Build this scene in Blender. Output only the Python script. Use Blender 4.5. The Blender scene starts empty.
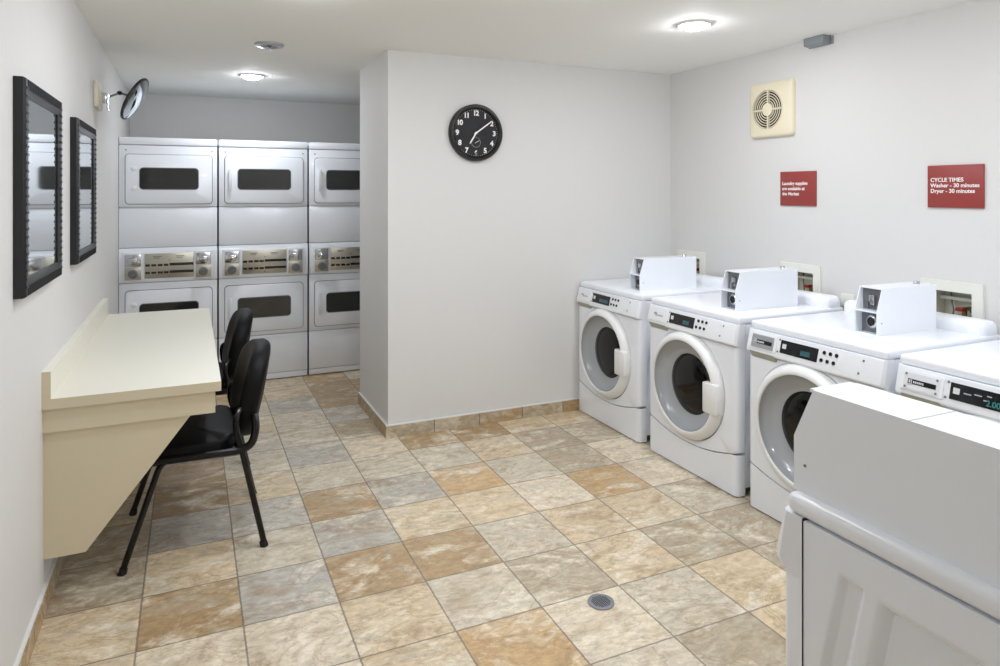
import bpy, bmesh, math, random
from mathutils import Vector, Matrix
random.seed(7)
PI = math.pi
R = math.radians
S = 0.31                      # one floor tile in metres; all plan coordinates below are in tiles
sc = bpy.context.scene
C = sc.collection

# ------------------------------------------------------------------ camera
YAW, FPX, HORIZON = 0.4250, 683.676, 192.53
CAM = (0.494, -5.637, 4.542)
cam_d = bpy.data.cameras.new('camera')
cam_d.sensor_fit = 'HORIZONTAL'
cam_d.sensor_width = 36
cam_d.lens = FPX / 1000 * 36
cam_d.shift_y = -(333 - HORIZON) / 1000
cam_d.clip_start = 0.02
cam = bpy.data.objects.new('camera', cam_d)
C.objects.link(cam)
cam.location = [v * S for v in CAM]
cam.rotation_euler = (PI / 2, 0, -YAW)
sc.camera = cam

# ------------------------------------------------------------------ world, exposure
w = bpy.data.worlds.new('world')
sc.world = w
w.use_nodes = True
w.node_tree.nodes['Background'].inputs[0].default_value = (0.8, 0.85, 0.9, 1)
w.node_tree.nodes['Background'].inputs[1].default_value = 0.0
sc.view_settings.view_transform = 'Standard'
sc.view_settings.look = 'None'
sc.view_settings.exposure = 0.0
sc.view_settings.gamma = 1
sc.view_settings.use_curve_mapping = False
sc.cycles.use_denoising = True
sc.cycles.max_bounces = 14
sc.cycles.diffuse_bounces = 8
sc.cycles.sample_clamp_indirect = 4
LAMP = 212.0                    # strength of the recessed lamps, seen and added alike

# ------------------------------------------------------------------ room measures (tiles)
XL, XC, YC, XR, H, YB = -0.972, 3.823, 6.744, 10.299, 7.185, 14.886
YN, YE, XA = -8.6, 9.05, 8.2   # wall behind the camera, end of the partition, far side of the alcove


# ------------------------------------------------------------------ materials
def lin(c):
    return tuple(((v / 255) / 12.92 if v / 255 <= 0.04045 else ((v / 255 + 0.055) / 1.055) ** 2.4) for v in c)


def mat(name, rgb, rough=0.5, metal=0.0, spec=0.5, coat=0.0, noise=0.0, nscale=40, bump=0.0, emit=None, estr=0.0):
    m = bpy.data.materials.new(name)
    m.use_nodes = True
    nt = m.node_tree
    b = nt.nodes['Principled BSDF']
    c = lin(rgb) + (1,)
    b.inputs['Base Color'].default_value = c
    b.inputs['Roughness'].default_value = rough
    b.inputs['Metallic'].default_value = metal
    b.inputs['Specular IOR Level'].default_value = spec
    b.inputs['Coat Weight'].default_value = coat
    if noise or bump:
        tc = nt.nodes.new('ShaderNodeTexCoord')
        n = nt.nodes.new('ShaderNodeTexNoise')
        n.inputs['Scale'].default_value = nscale
        n.inputs['Detail'].default_value = 4
        nt.links.new(tc.outputs['Object'], n.inputs['Vector'])
        if noise:
            mx = nt.nodes.new('ShaderNodeMixRGB')
            mx.inputs[1].default_value = tuple(v * (1 - noise) for v in c[:3]) + (1,)
            mx.inputs[2].default_value = tuple(min(1, v * (1 + noise)) for v in c[:3]) + (1,)
            nt.links.new(n.outputs['Fac'], mx.inputs[0])
            nt.links.new(mx.outputs[0], b.inputs['Base Color'])
        if bump:
            bp = nt.nodes.new('ShaderNodeBump')
            bp.inputs['Strength'].default_value = bump
            bp.inputs['Distance'].default_value = 0.002
            nt.links.new(n.outputs['Fac'], bp.inputs['Height'])
            nt.links.new(bp.outputs[0], b.inputs['Normal'])
    if emit:
        b.inputs['Emission Color'].default_value = lin(emit) + (1,)
        b.inputs['Emission Strength'].default_value = estr
    return m


M = {}
M['wall'] = mat('wall_paint', (217, 216, 214), 0.65, noise=0.012, nscale=25, bump=0.05)
M['ceiling'] = mat('ceiling_paint', (240, 240, 236), 0.8, noise=0.01, nscale=30)
M['enamel'] = mat('white_enamel', (238, 242, 248), 0.22, spec=0.5, coat=0.15)
M['lid'] = mat('white_lid_enamel', (238, 241, 246), 0.28)
M['plastic'] = mat('white_plastic', (233, 236, 240), 0.35)
M['ring'] = mat('door_ring_plastic', (234, 235, 234), 0.35)
M['bowl'] = mat('grey_bowl_plastic', (168, 172, 176), 0.22, coat=0.4)
M['darkglass'] = mat('dark_door_glass', (9, 9, 10), 0.06, spec=0.35)
M['drywin'] = mat('dryer_window_glass', (44, 46, 44), 0.08, spec=0.7)
M['black'] = mat('black_rubber', (18, 18, 18), 0.6)
M['gap'] = mat('dark_seam', (70, 72, 78), 0.7)
M['seam'] = mat('grey_gasket', (120, 124, 132), 0.6)
M['greyrecess'] = mat('grey_recess_plastic', (164, 164, 152), 0.5)
M['display'] = mat('black_display', (12, 13, 16), 0.12)
M['mark'] = mat('pale_print', (210, 212, 214), 0.5)
M['greymark'] = mat('grey_print', (168, 172, 178), 0.5)
M['teal'] = mat('teal_digits', (20, 60, 60), 0.4, emit=(60, 160, 152), estr=0.4)
M['tealdim'] = mat('dim_teal_display', (50, 92, 100), 0.3)
M['badge'] = mat('brushed_badge', (178, 180, 184), 0.35, metal=0.6)
M['badgewhite'] = mat('white_badge', (222, 224, 228), 0.35)
M['steel'] = mat('brushed_steel', (190, 186, 172), 0.34, metal=0.9, noise=0.06, nscale=60)
M['chrome'] = mat('chrome', (205, 208, 212), 0.15, metal=1.0)
M['greymetal'] = mat('grey_metal', (128, 130, 134), 0.4, metal=0.6)
M['vinyl'] = mat('black_vinyl', (4, 4, 5), 0.5, spec=0.18, noise=0.15, nscale=120)
M['tube'] = mat('black_tube', (5, 5, 6), 0.25, spec=0.4)
M['desk'] = mat('cream_laminate', (214, 203, 176), 0.5, noise=0.03, nscale=300)
M['desktop'] = mat('white_cream_laminate', (229, 226, 212), 0.42, noise=0.01, nscale=200)
M['frame'] = mat('black_ridged_frame', (17, 18, 21), 0.32, spec=0.55)
M['mirror'] = mat('mirror_glass', (214, 220, 224), 0.04, metal=1.0)
M['ivory'] = mat('ivory_plastic', (232, 222, 196), 0.45)
M['ivorydark'] = mat('fan_dark', (16, 15, 13), 0.7)
M['red'] = mat('red_sign', (146, 58, 54), 0.45, noise=0.04, nscale=10)
M['signedge'] = mat('sign_edge', (92, 52, 52), 0.5)
M['white'] = mat('white_print', (244, 240, 238), 0.5)
M['clockface'] = mat('clock_face', (15, 16, 19), 0.6)
M['clockrim'] = mat('clock_rim', (8, 8, 9), 0.35)
M['greybox'] = mat('grey_box', (136, 143, 147), 0.5)
M['greyboxlid'] = mat('grey_box_lid', (144, 150, 154), 0.5)
M['boxframe'] = mat('outlet_box_plastic', (228, 229, 220), 0.45)
M['boxin'] = mat('outlet_box_inside', (205, 203, 188), 0.6)
M['redvalve'] = mat('red_valve', (140, 30, 28), 0.4)
M['bluevalve'] = mat('blue_valve', (34, 56, 92), 0.4)
M['brass'] = mat('brass', (150, 122, 70), 0.35, metal=0.9)
M['caulk'] = mat('white_caulk', (222, 222, 218), 0.6)
M['trimwhite'] = mat('white_trim', (232, 232, 230), 0.4)
M['lamp'] = mat('lamp_lens', (255, 255, 255), 0.4, emit=(243, 247, 255), estr=LAMP)
M['drain'] = mat('drain_metal', (142, 144, 150), 0.4, metal=0.5)
M['hole'] = mat('drain_hole', (14, 14, 14), 0.8)
M['ivoryplate'] = mat('ivory_wall_plate', (222, 216, 200), 0.45)


def stone_material(name, joints):
    """natural stone look: the tile's own colour (attribute) with veins, pale and brown patches"""
    m = bpy.data.materials.new(name)
    m.use_nodes = True
    nt = m.node_tree
    N, L = nt.nodes, nt.links
    b = N['Principled BSDF']
    col = N.new('ShaderNodeAttribute'); col.attribute_name = 'tile_colour'
    seed = N.new('ShaderNodeAttribute'); seed.attribute_name = 'tile_seed'
    tc = N.new('ShaderNodeTexCoord')

    def math_(op, a, bb=None):
        n = N.new('ShaderNodeMath'); n.operation = op
        for i, v in enumerate((a, bb)):
            if v is None: continue
            if isinstance(v, (int, float)): n.inputs[i].default_value = v
            else: L.new(v, n.inputs[i])
        return n.outputs[0]
    sx = N.new('ShaderNodeVectorMath'); sx.operation = 'SCALE'; sx.inputs[3].default_value = 23.0
    L.new(seed.outputs['Vector'], sx.inputs[0])
    ad = N.new('ShaderNodeVectorMath'); ad.operation = 'ADD'
    L.new(tc.outputs['Object'], ad.inputs[0]); L.new(sx.outputs[0], ad.inputs[1])
    mp = N.new('ShaderNodeMapping'); mp.inputs['Scale'].default_value = (3.6, 6.0, 6.0)
    L.new(ad.outputs[0], mp.inputs[0])
    n1 = N.new('ShaderNodeTexNoise'); n1.inputs['Scale'].default_value = 1.0; n1.inputs['Detail'].default_value = 6
    n1.inputs['Roughness'].default_value = 0.62; n1.inputs['Distortion'].default_value = 1.1
    L.new(mp.outputs[0], n1.inputs['Vector'])
    n2 = N.new('ShaderNodeTexNoise'); n2.inputs['Scale'].default_value = 6.5; n2.inputs['Detail'].default_value = 8
    n2.inputs['Roughness'].default_value = 0.75; n2.inputs['Distortion'].default_value = 0.5
    L.new(mp.outputs[0], n2.inputs['Vector'])
    n3 = N.new('ShaderNodeTexNoise'); n3.inputs['Scale'].default_value = 0.8; n3.inputs['Detail'].default_value = 3
    n3.inputs['Distortion'].default_value = 2.0
    sh = N.new('ShaderNodeVectorMath'); sh.operation = 'ADD'; sh.inputs[1].default_value = (7.3, 2.1, 4.4)
    L.new(mp.outputs[0], sh.inputs[0]); L.new(sh.outputs[0], n3.inputs['Vector'])

    def ramp(src, a, bb):
        r = N.new('ShaderNodeMapRange'); r.inputs[1].default_value = a; r.inputs[2].default_value = bb
        L.new(src, r.inputs[0]); return r.outputs[0]

    def mix(f, a, bb, mode='MIX'):
        x = N.new('ShaderNodeMixRGB'); x.blend_type = mode
        for i, v in enumerate((f, a, bb)):
            if isinstance(v, (int, float)): x.inputs[i].default_value = v
            elif isinstance(v, tuple): x.inputs[i].default_value = v
            else: L.new(v, x.inputs[i])
        return x.outputs[0]
    pale = math_('MULTIPLY', ramp(n1.outputs['Fac'], 0.50, 0.66), 0.72)
    c1 = mix(pale, col.outputs['Color'], lin((226, 216, 194)) + (1,))
    dark = math_('MULTIPLY', ramp(n3.outputs['Fac'], 0.50, 0.72), 0.50)
    c2 = mix(dark, c1, lin((160, 137, 106)) + (1,))
    grey = math_('MULTIPLY', ramp(n3.outputs['Fac'], 0.47, 0.30), 0.55)
    c2 = mix(grey, c2, lin((190, 184, 168)) + (1,))
    vein = math_('MULTIPLY', ramp(math_('ABSOLUTE', math_('SUBTRACT', n1.outputs['Fac'], 0.5)), 0.022, 0.0), 0.38)
    c3 = mix(vein, c2, lin((150, 122, 90)) + (1,))
    speck = mix(1.0, c3, mix(ramp(n2.outputs['Fac'], 0.33, 0.67), (0.74, 0.71, 0.68, 1), (1.20, 1.19, 1.17, 1)), 'MULTIPLY')
    if joints:
        sep = N.new('ShaderNodeSeparateXYZ'); L.new(tc.outputs['Object'], sep.inputs[0])
        ds = []
        for k in (0, 1):
            u = math_('DIVIDE', sep.outputs[k], S)
            fr = math_('FRACT', math_('ADD', u, 100.0))
            ds.append(math_('MINIMUM', fr, math_('SUBTRACT', 1.0, fr)))
        d = math_('MINIMUM', ds[0], ds[1])
        wob = math_('MULTIPLY', math_('SUBTRACT', n2.outputs['Fac'], 0.5), 0.012)
        g = ramp(math_('ADD', d, wob), 0.013, 0.006)
        fleck = math_('MULTIPLY', ramp(math_('MULTIPLY', n2.outputs['Fac'], n1.outputs['Fac']), 0.30, 0.37), 0.5)
        speck = mix(fleck, speck, lin((232, 226, 212)) + (1,))
        speck = mix(math_('MULTIPLY', g, 0.72), speck, lin((112, 104, 94)) + (1,))
        bp = N.new('ShaderNodeBump'); bp.inputs['Strength'].default_value = 0.35; bp.inputs['Distance'].default_value = 0.003
        L.new(math_('SUBTRACT', math_('MULTIPLY', n2.outputs['Fac'], 0.25), g), bp.inputs['Height'])
        L.new(bp.outputs[0], b.inputs['Normal'])
    L.new(speck, b.inputs['Base Color'])
    b.inputs['Roughness'].default_value = 0.26
    b.inputs['Specular IOR Level'].default_value = 0.45
    return m


M['floor'] = stone_material('stone_floor_tiles', True)
M['basetile'] = stone_material('stone_base_tiles', False)
TILE = dict(L=(224, 212, 190), C=(214, 196, 166), T=(176, 151, 116), O=(200, 170, 128), G=(187, 183, 173), M=(206, 197, 178), D=(184, 172, 150))


# ------------------------------------------------------------------ mesh helpers (tile units; scaled on build)
def add_box(bm, x0, x1, y0, y1, z0, z1, r=0.0, seg=2):
    t = bmesh.new() if r else bm
    vs = [t.verts.new((x, y, z)) for x in (x0, x1) for y in (y0, y1) for z in (z0, z1)]
    for f in ((0, 1, 3, 2), (4, 6, 7, 5), (0, 4, 5, 1), (2, 3, 7, 6), (0, 2, 6, 4), (1, 5, 7, 3)):
        t.faces.new([vs[i] for i in f])
    if r:
        bmesh.ops.recalc_face_normals(t, faces=t.faces)
        bmesh.ops.bevel(t, geom=list(t.edges), offset=r, segments=seg, profile=0.5, affect='EDGES', clamp_overlap=True)
        merge(bm, t)


def merge(bm, t):
    me = bpy.data.meshes.new('tmp'); t.to_mesh(me); t.free(); bm.from_mesh(me); bpy.data.meshes.remove(me)


def add_prism(bm, poly, frame, a, b, r=0.0, seg=2):
    """extrude 2d polygon; frame(u, v, w) -> xyz, w from a to b"""
    t = bmesh.new()
    v0 = [t.verts.new(frame(u, v, a)) for u, v in poly]
    v1 = [t.verts.new(frame(u, v, b)) for u, v in poly]
    t.faces.new(v0); t.faces.new(v1[::-1])
    n = len(poly)
    for i in range(n):
        t.faces.new((v0[i], v0[(i + 1) % n], v1[(i + 1) % n], v1[i]))
    bmesh.ops.recalc_face_normals(t, faces=t.faces)
    if r:
        bmesh.ops.bevel(t, geom=list(t.edges), offset=r, segments=seg, profile=0.5, affect='EDGES', clamp_overlap=True)
    merge(bm, t)


def resample(pts, n):
    P = [Vector((a, b)) for a, b in pts]
    P.append(P[0])
    ls = [(b - a).length for a, b in zip(P, P[1:])]
    tot = sum(ls)
    out, k, acc = [], 0, 0.0
    for i in range(n):
        t = tot * i / n
        while acc + ls[k] < t - 1e-9:
            acc += ls[k]; k += 1
        out.append(tuple(P[k].lerp(P[k + 1], (t - acc) / ls[k] if ls[k] else 0)))
    return out


def rrect(x0, x1, y0, y1, r, n=6):
    pts = []
    for cx, cy, a0 in ((x1 - r, y1 - r, 0), (x0 + r, y1 - r, 90), (x0 + r, y0 + r, 180), (x1 - r, y0 + r, 270)):
        for i in range(n + 1):
            a = R(a0 + 90 * i / n)
            pts.append((cx + r * math.cos(a), cy + r * math.sin(a)))
    return pts


def add_rplate(bm, x0, x1, z0, z1, r, y0, y1, bev=0.0):
    """rounded rectangle plate in the x-z plane, from y0 to y1"""
    add_prism(bm, rrect(x0, x1, z0, z1, r), lambda u, v, w: (u, w, v), y0, y1)


def basis(d):
    d = Vector(d).normalized()
    a = Vector((0, 0, 1)) if abs(d.z) < 0.9 else Vector((1, 0, 0))
    u = d.cross(a).normalized()
    return d, u, d.cross(u).normalized()


def add_cyl(bm, p0, p1, r0, r1=None, seg=20, cap=True):
    r1 = r0 if r1 is None else r1
    p0, p1 = Vector(p0), Vector(p1)
    d, u, v = basis(p1 - p0)
    A, B = [], []
    for i in range(seg):
        a = 2 * PI * i / seg
        o = u * math.cos(a) + v * math.sin(a)
        A.append(bm.verts.new(p0 + o * r0)); B.append(bm.verts.new(p1 + o * r1))
    for i in range(seg):
        bm.faces.new((A[i], A[(i + 1) % seg], B[(i + 1) % seg], B[i]))
    if cap:
        bm.faces.new(A[::-1]); bm.faces.new(B)


def add_lathe(bm, prof, origin, axis, seg=48, closed=False):
    """prof: list of (radius, distance along axis)"""
    d, u, v = basis(axis)
    o = Vector(origin)
    rings = []
    for r, h in prof:
        if r < 1e-6:
            rings.append([bm.verts.new(o + d * h)])
        else:
            rings.append([bm.verts.new(o + d * h + (u * math.cos(2 * PI * i / seg) + v * math.sin(2 * PI * i / seg)) * r) for i in range(seg)])
    pairs = list(zip(rings, rings[1:])) + ([(rings[-1], rings[0])] if closed else [])
    for A, B in pairs:
        for i in range(seg):
            j = (i + 1) % seg
            if len(A) == 1 and len(B) == 1: continue
            if len(A) == 1: bm.faces.new((A[0], B[j], B[i]))
            elif len(B) == 1: bm.faces.new((A[i], A[j], B[0]))
            else: bm.faces.new((A[i], A[j], B[j], B[i]))


def smooth_path(pts, r=0.12, n=5):
    """round the corners of a polyline"""
    P = [Vector(p) for p in pts]
    out = [P[0]]
    for a, b, c in zip(P, P[1:], P[2:]):
        d1, d2 = (a - b), (c - b)
        k = min(r, d1.length * 0.49, d2.length * 0.49)
        s, e = b + d1.normalized() * k, b + d2.normalized() * k
        for i in range(n + 1):
            t = i / n
            out.append(s * (1 - t) ** 2 + b * 2 * t * (1 - t) + e * t * t)
    out.append(P[-1])
    return out


def add_tube(bm, pts, r, seg=10):
    P = [Vector(p) for p in pts]
    prev = None
    rings = []
    for i, p in enumerate(P):
        t = (P[min(i + 1, len(P) - 1)] - P[max(i - 1, 0)]).normalized()
        if prev is None:
            _, u, v = basis(t)
        else:
            u = (prev - t * prev.dot(t)).normalized()
            v = t.cross(u)
        prev = u
        rings.append([bm.verts.new(p + (u * math.cos(2 * PI * k / seg) + v * math.sin(2 * PI * k / seg)) * r) for k in range(seg)])
    for A, B in zip(rings, rings[1:]):
        for k in range(seg):
            bm.faces.new((A[k], A[(k + 1) % seg], B[(k + 1) % seg], B[k]))
    bm.faces.new(rings[0][::-1]); bm.faces.new(rings[-1])


def build(name, bm, m, parent=None, smooth=True, angle=35, **props):
    bmesh.ops.recalc_face_normals(bm, faces=bm.faces)
    bm.transform(Matrix.Scale(S, 4))
    me = bpy.data.meshes.new(name)
    bm.to_mesh(me); bm.free()
    me.materials.append(M[m] if isinstance(m, str) else m)
    if smooth:
        me.polygons.foreach_set('use_smooth', [True] * len(me.polygons))
        me.set_sharp_from_angle(angle=R(angle))
    o = bpy.data.objects.new(name, me)
    C.objects.link(o)
    if parent: o.parent = parent
    for k, v in props.items(): o[k] = v
    return o


def part(name, m, parent, fn, **props):
    bm = bmesh.new(); fn(bm)
    return build(name, bm, m, parent, **props)


def thing(name, label, cat, loc=(0, 0, 0), rz=0.0, group=None, scale=1.0):
    o = bpy.data.objects.new(name, None)
    C.objects.link(o)
    o.empty_display_size = 0.1
    o.location = [v * S for v in loc]
    o.rotation_euler = (0, 0, rz)
    o.scale = (scale,) * 3
    o['label'] = label; o['category'] = cat
    if group: o['group'] = group
    return o


def tag(o, label, cat, group=None):
    o['label'] = label; o['category'] = cat
    if group: o['group'] = group
    return o


def struct(name, m, fn, parent=None, smooth=False):
    bm = bmesh.new(); fn(bm)
    o = build(name, bm, m, parent, smooth=smooth)
    o['kind'] = 'structure'
    return o


def text(name, body, size, m, parent, mtx, depth=0.002, align='LEFT', space=1.0, line=1.0, **props):
    cu = bpy.data.curves.new('tmp_text', 'FONT')
    cu.body = body; cu.size = size; cu.extrude = depth; cu.align_x = align
    cu.space_line = line; cu.space_character = space; cu.offset = size * (0.04 if name == 'numeral' else 0.018)
    t = bpy.data.objects.new('tmp_text', cu)
    C.objects.link(t)
    dg = bpy.context.evaluated_depsgraph_get()
    dg.update()
    me = bpy.data.meshes.new_from_object(t.evaluated_get(dg))
    C.objects.unlink(t); bpy.data.objects.remove(t); bpy.data.curves.remove(cu)
    me.transform(Matrix.Scale(S, 4) @ mtx)
    me.materials.clear(); me.materials.append(M[m])
    me.name = name
    o = bpy.data.objects.new(name, me)
    C.objects.link(o)
    o.parent = parent
    for k, v in props.items(): o[k] = v
    return o


def axes(o, ex, ey):
    """matrix taking text x, y to the given directions, origin o"""
    ex, ey = Vector(ex).normalized(), Vector(ey).normalized()
    ez = ex.cross(ey)
    m = Matrix((ex, ey, ez)).transposed().to_4x4()
    m.translation = Vector(o)
    return m


# ------------------------------------------------------------------ the setting
def floor():
    known = {}
    rows = {-1: {5: 'D', 4: 'M', 6: 'C'}, 0: {1: 'L', 2: 'C', 3: 'O', 4: 'L', 5: 'M', 6: 'C', 7: 'D'},
            1: {-1: 'C', 0: 'L', 1: 'L', 2: 'C', 3: 'M', 4: 'D', 5: 'C', 6: 'D', 7: 'D', 8: 'M'},
            2: {-1: 'C', 0: 'T', 1: 'G', 2: 'T', 3: 'T', 4: 'M', 5: 'C', 6: 'C', 7: 'M', 8: 'C'},
            3: {-1: 'D', 0: 'C', 1: 'M', 2: 'G', 3: 'C', 4: 'C', 5: 'L', 6: 'O', 7: 'L'},
            4: {-1: 'D', 0: 'G', 1: 'G', 2: 'T', 3: 'G', 4: 'O', 5: 'M', 6: 'D', 7: 'L'},
            5: {0: 'T', 1: 'C', 2: 'M', 3: 'M', 4: 'M', 5: 'C', 6: 'D', 7: 'D'},
            6: {0: 'T', 1: 'M', 2: 'G', 3: 'L', 4: 'T', 5: 'T', 6: 'C', 7: 'C'},
            7: {1: 'M', 2: 'M', 3: 'D', 4: 'M'}, 8: {1: 'C', 2: 'M', 3: 'G'}, 9: {1: 'M', 2: 'G', 3: 'T'},
            10: {2: 'C', 3: 'T'}, 11: {2: 'C', 3: 'O', 4: 'L'}}
    for r, d in rows.items():
        for c_, k in d.items(): known[(c_, r)] = k
    bm = bmesh.new()
    xs = [XL - 0.3] + list(range(-1 + 1, 11)) + [XR + 0.3]
    xs = [XL - 0.3] + [i for i in range(0, 11)] + [XR + 0.3]
    ys = [YN - 0.3] + [i for i in range(-8, 15)] + [YB + 0.3]
    grid = [[bm.verts.new((x, y, 0)) for y in ys] for x in xs]
    cols, seeds = [], []
    for i in range(len(xs) - 1):
        for j in range(len(ys) - 1):
            bm.faces.new((grid[i][j], grid[i + 1][j], grid[i + 1][j + 1], grid[i][j + 1]))
            cc = i - 1; rr = j - 9
            k = known.get((cc, rr)) or random.choice('LCTOGMDCM')
            v = random.uniform(0.95, 1.05)
            cols.append([min(1, x * v) for x in lin(TILE[k])] + [1.0])
            seeds.append([random.random(), random.random(), random.random()])
    o = build('floor', bm, 'floor', None, smooth=False)
    o['kind'] = 'structure'
    a = o.data.attributes.new('tile_colour', 'FLOAT_COLOR', 'FACE')
    b = o.data.attributes.new('tile_seed', 'FLOAT_VECTOR', 'FACE')
    for i in range(len(cols)):
        a.data[i].color = cols[i]; b.data[i].vector = seeds[i]


floor()
BOXES = [(5.60, 6.46), (2.72, 3.585), (0.095, 0.96)]       # outlet boxes in the right wall (y0, y1)
BZ0, BZ1, BF = 2.56, 3.29, 0.145


def right_wall(bm):
    th = 0.5
    ys = [YN - 0.5]
    for y0, y1 in sorted(BOXES): ys += [y0 + BF * 0.8, y1 - BF * 0.8]
    ys += [YB + 0.5]
    for i in range(len(ys) - 1):
        if i % 2 == 0:
            add_box(bm, XR, XR + th, ys[i], ys[i + 1], -0.2, H)
        else:
            add_box(bm, XR, XR + th, ys[i], ys[i + 1], -0.2, BZ0 + BF * 0.8)
            add_box(bm, XR, XR + th, ys[i], ys[i + 1], BZ1 - BF * 0.8, H)


struct('wall_right', 'wall', right_wall)
struct('wall_left', 'wall', lambda bm: add_box(bm, XL - 0.4, XL, YN - 0.4, YB + 0.4, -0.2, H))
struct('wall_back', 'wall', lambda bm: add_box(bm, XL - 0.4, XR, YB, YB + 0.4, -0.2, H))
struct('wall_near', 'wall', lambda bm: add_box(bm, XL, XR, YN - 0.4, YN, -0.2, H))
struct('wall_partition', 'wall', lambda bm: add_box(bm, XC, XR, YC, YE, -0.2, H))
struct('wall_alcove', 'wall', lambda bm: add_box(bm, XA, XA + 0.4, YE, YB, -0.2, H))
struct('ceiling', 'ceiling', lambda bm: add_box(bm, XL - 0.4, XR + 0.5, YN - 0.4, YB + 0.4, H, H + 0.3))


def baseboard(name, p0, p1, out, caulk_side):
    """stone base tiles from p0 to p1, thickness towards out"""
    p0, p1, out = Vector(p0), Vector(p1), Vector(out)
    n = max(1, round((p1 - p0).length))
    bm = bmesh.new()
    cols, seeds = [], []
    h, th = 0.225, 0.045
    for i in range(n):
        g = 0.008
        a = p0.lerp(p1, i / n + (g / n if i else 0)); b = p0.lerp(p1, (i + 1) / n - (g / n if i < n - 1 else 0))
        c = b + out * th; d = a + out * th
        q = [a, b, c, d]
        lo = [bm.verts.new((v.x, v.y, -0.01)) for v in q]; hi = [bm.verts.new((v.x, v.y, h)) for v in q]
        fs = [hi, lo[::-1]] + [(lo[k], lo[(k + 1) % 4], hi[(k + 1) % 4], hi[k]) for k in range(4)]
        k = random.choice('TDTDCT'); sd = [random.random() for _ in range(3)]
        for f in fs:
            bm.faces.new(f); cols.append(list(lin(TILE[k])) + [1]); seeds.append(sd)
    o = build(name, bm, 'basetile', None, smooth=False)
    o['kind'] = 'structure'
    at = o.data.attributes.new('tile_colour', 'FLOAT_COLOR', 'FACE')
    bt = o.data.attributes.new('tile_seed', 'FLOAT_VECTOR', 'FACE')
    for i in range(len(cols)):
        at.data[i].color = cols[i]; bt.data[i].vector = seeds[i]
    a, b = p0, p1
    bm = bmesh.new()
    xs = sorted((a.x, b.x, a.x + out.x * th * 0.8, b.x + out.x * th * 0.8)); ys = sorted((a.y, b.y, a.y + out.y * th * 0.8, b.y + out.y * th * 0.8))
    add_box(bm, xs[0], xs[-1], ys[0], ys[-1], h, h + 0.018)
    build('caulk_bead', bm, 'caulk', o, smooth=False)


baseboard('baseboard_left', (XL, YN, 0), (XL, 11.6, 0), (1, 0, 0), 1)
baseboard('baseboard_partition', (XC - 0.045, YC, 0), (XR, YC, 0), (0, -1, 0), 1)
baseboard('baseboard_alcove', (XC, YC + 0.0, 0), (XC, YE, 0), (-1, 0, 0), 1)


# ------------------------------------------------------------------ ceiling lamps
def downlight(x, y, label, ring=0.27):
    t = thing('recessed_downlight', label, 'ceiling light', (x, y, H), 0, 'recessed ceiling downlights')
    part('trim_ring', 'trimwhite', t, lambda bm: add_lathe(bm, [(ring, 0), (ring, -0.02), (ring - 0.03, -0.035), (ring - 0.07, -0.02), (ring - 0.07, 0)], (0, 0, 0), (0, 0, 1), 40))
    part('lens', 'lamp', t, lambda bm: add_lathe(bm, [(ring - 0.07, -0.012), (ring - 0.08, -0.045), (ring - 0.11, -0.07), (ring - 0.16, -0.085), (0, -0.09)], (0, 0, 0), (0, 0, 1), 40))
    return t


downlight(7.69, 2.88, 'lit round recessed downlight above the front load washers')
downlight(1.756, 10.74, 'lit round recessed downlight in front of the stacked dryers')
for x, y in ((1.75, 3.4), (3.1, 1.2), (4.7, 1.7), (7.69, -2.2), (5.2, -4.2), (8.2, -6.4)):  # first inferred from ceiling glow; the rest added out of view for fill light
    downlight(x, y, 'unseen round downlight added above the middle or near end of the room')


def ceiling_fixture():
    M['trimgrey'] = mat('satin_trim', (176, 178, 180), 0.3, metal=0.4)
    t = thing('ceiling_sprinkler', 'small round pale ceiling fitting with a short nozzle, left of the partition', 'sprinkler', (1.772, 7.138, H))
    part('cover_ring', 'trimgrey', t, lambda bm: add_lathe(bm, [(0.25, 0), (0.25, -0.03), (0.22, -0.05), (0.15, -0.05), (0.13, -0.01)], (0, 0, 0), (0, 0, 1), 36))
    part('nozzle', 'chrome', t, lambda bm: (add_lathe(bm, [(0.05, 0), (0.05, -0.05), (0.025, -0.06), (0.025, -0.085), (0.06, -0.09), (0.06, -0.10), (0, -0.10)], (0, 0, 0), (0, 0, 1), 20)))


ceiling_fixture()


def grey_box():
    t = thing('junction_box', 'small grey box fixed under the ceiling at the top of the right wall', 'box', (XR, 2.73, H))
    part('housing', 'greybox', t, lambda bm: add_box(bm, -0.20, 0.0, -0.20, 0.20, -0.14, -0.0, 0.015))
    part('lid', 'greyboxlid', t, lambda bm: add_box(bm, -0.18, -0.02, -0.17, 0.17, -0.155, -0.14, 0.006))
    part('flange', 'greybox', t, lambda bm: add_box(bm, -0.02, 0.0, -0.25, 0.25, -0.15, -0.02, 0.006))


grey_box()


# ------------------------------------------------------------------ washers
def panel_pt(x, t, off=0.0):
    y0, z0, y1, z1 = 0.004, 2.55, -0.055, 2.315
    dy, dz = y1 - y0, z1 - z0
    l = math.hypot(dy, dz)
    ny, nz = dz / l, -dy / l          # outward normal (towards -y, up)
    return (x, y0 + dy * t + ny * off, z0 + dz * t + nz * off)


def panel_plate(bm, x0, x1, t0, t1, off0, off1, r=0.0):
    if r:
        k = 0.241
        poly = rrect(x0, x1, t0 * k, t1 * k, r, 4)
        add_prism(bm, poly, lambda u, v, ww: panel_pt(u, v / k, ww), off0, off1)
    else:
        add_prism(bm, [(x0, t0), (x1, t0), (x1, t1), (x0, t1)], panel_pt, off0, off1)


def panel_disc(bm, x, t, rad, off0, off1, seg=14):
    k = 0.241
    add_prism(bm, [(x + rad * math.cos(2 * PI * i / seg), t * k + rad * math.sin(2 * PI * i / seg)) for i in range(seg)], lambda u, v, ww: panel_pt(u, v / k, ww), off0, off1)


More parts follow.
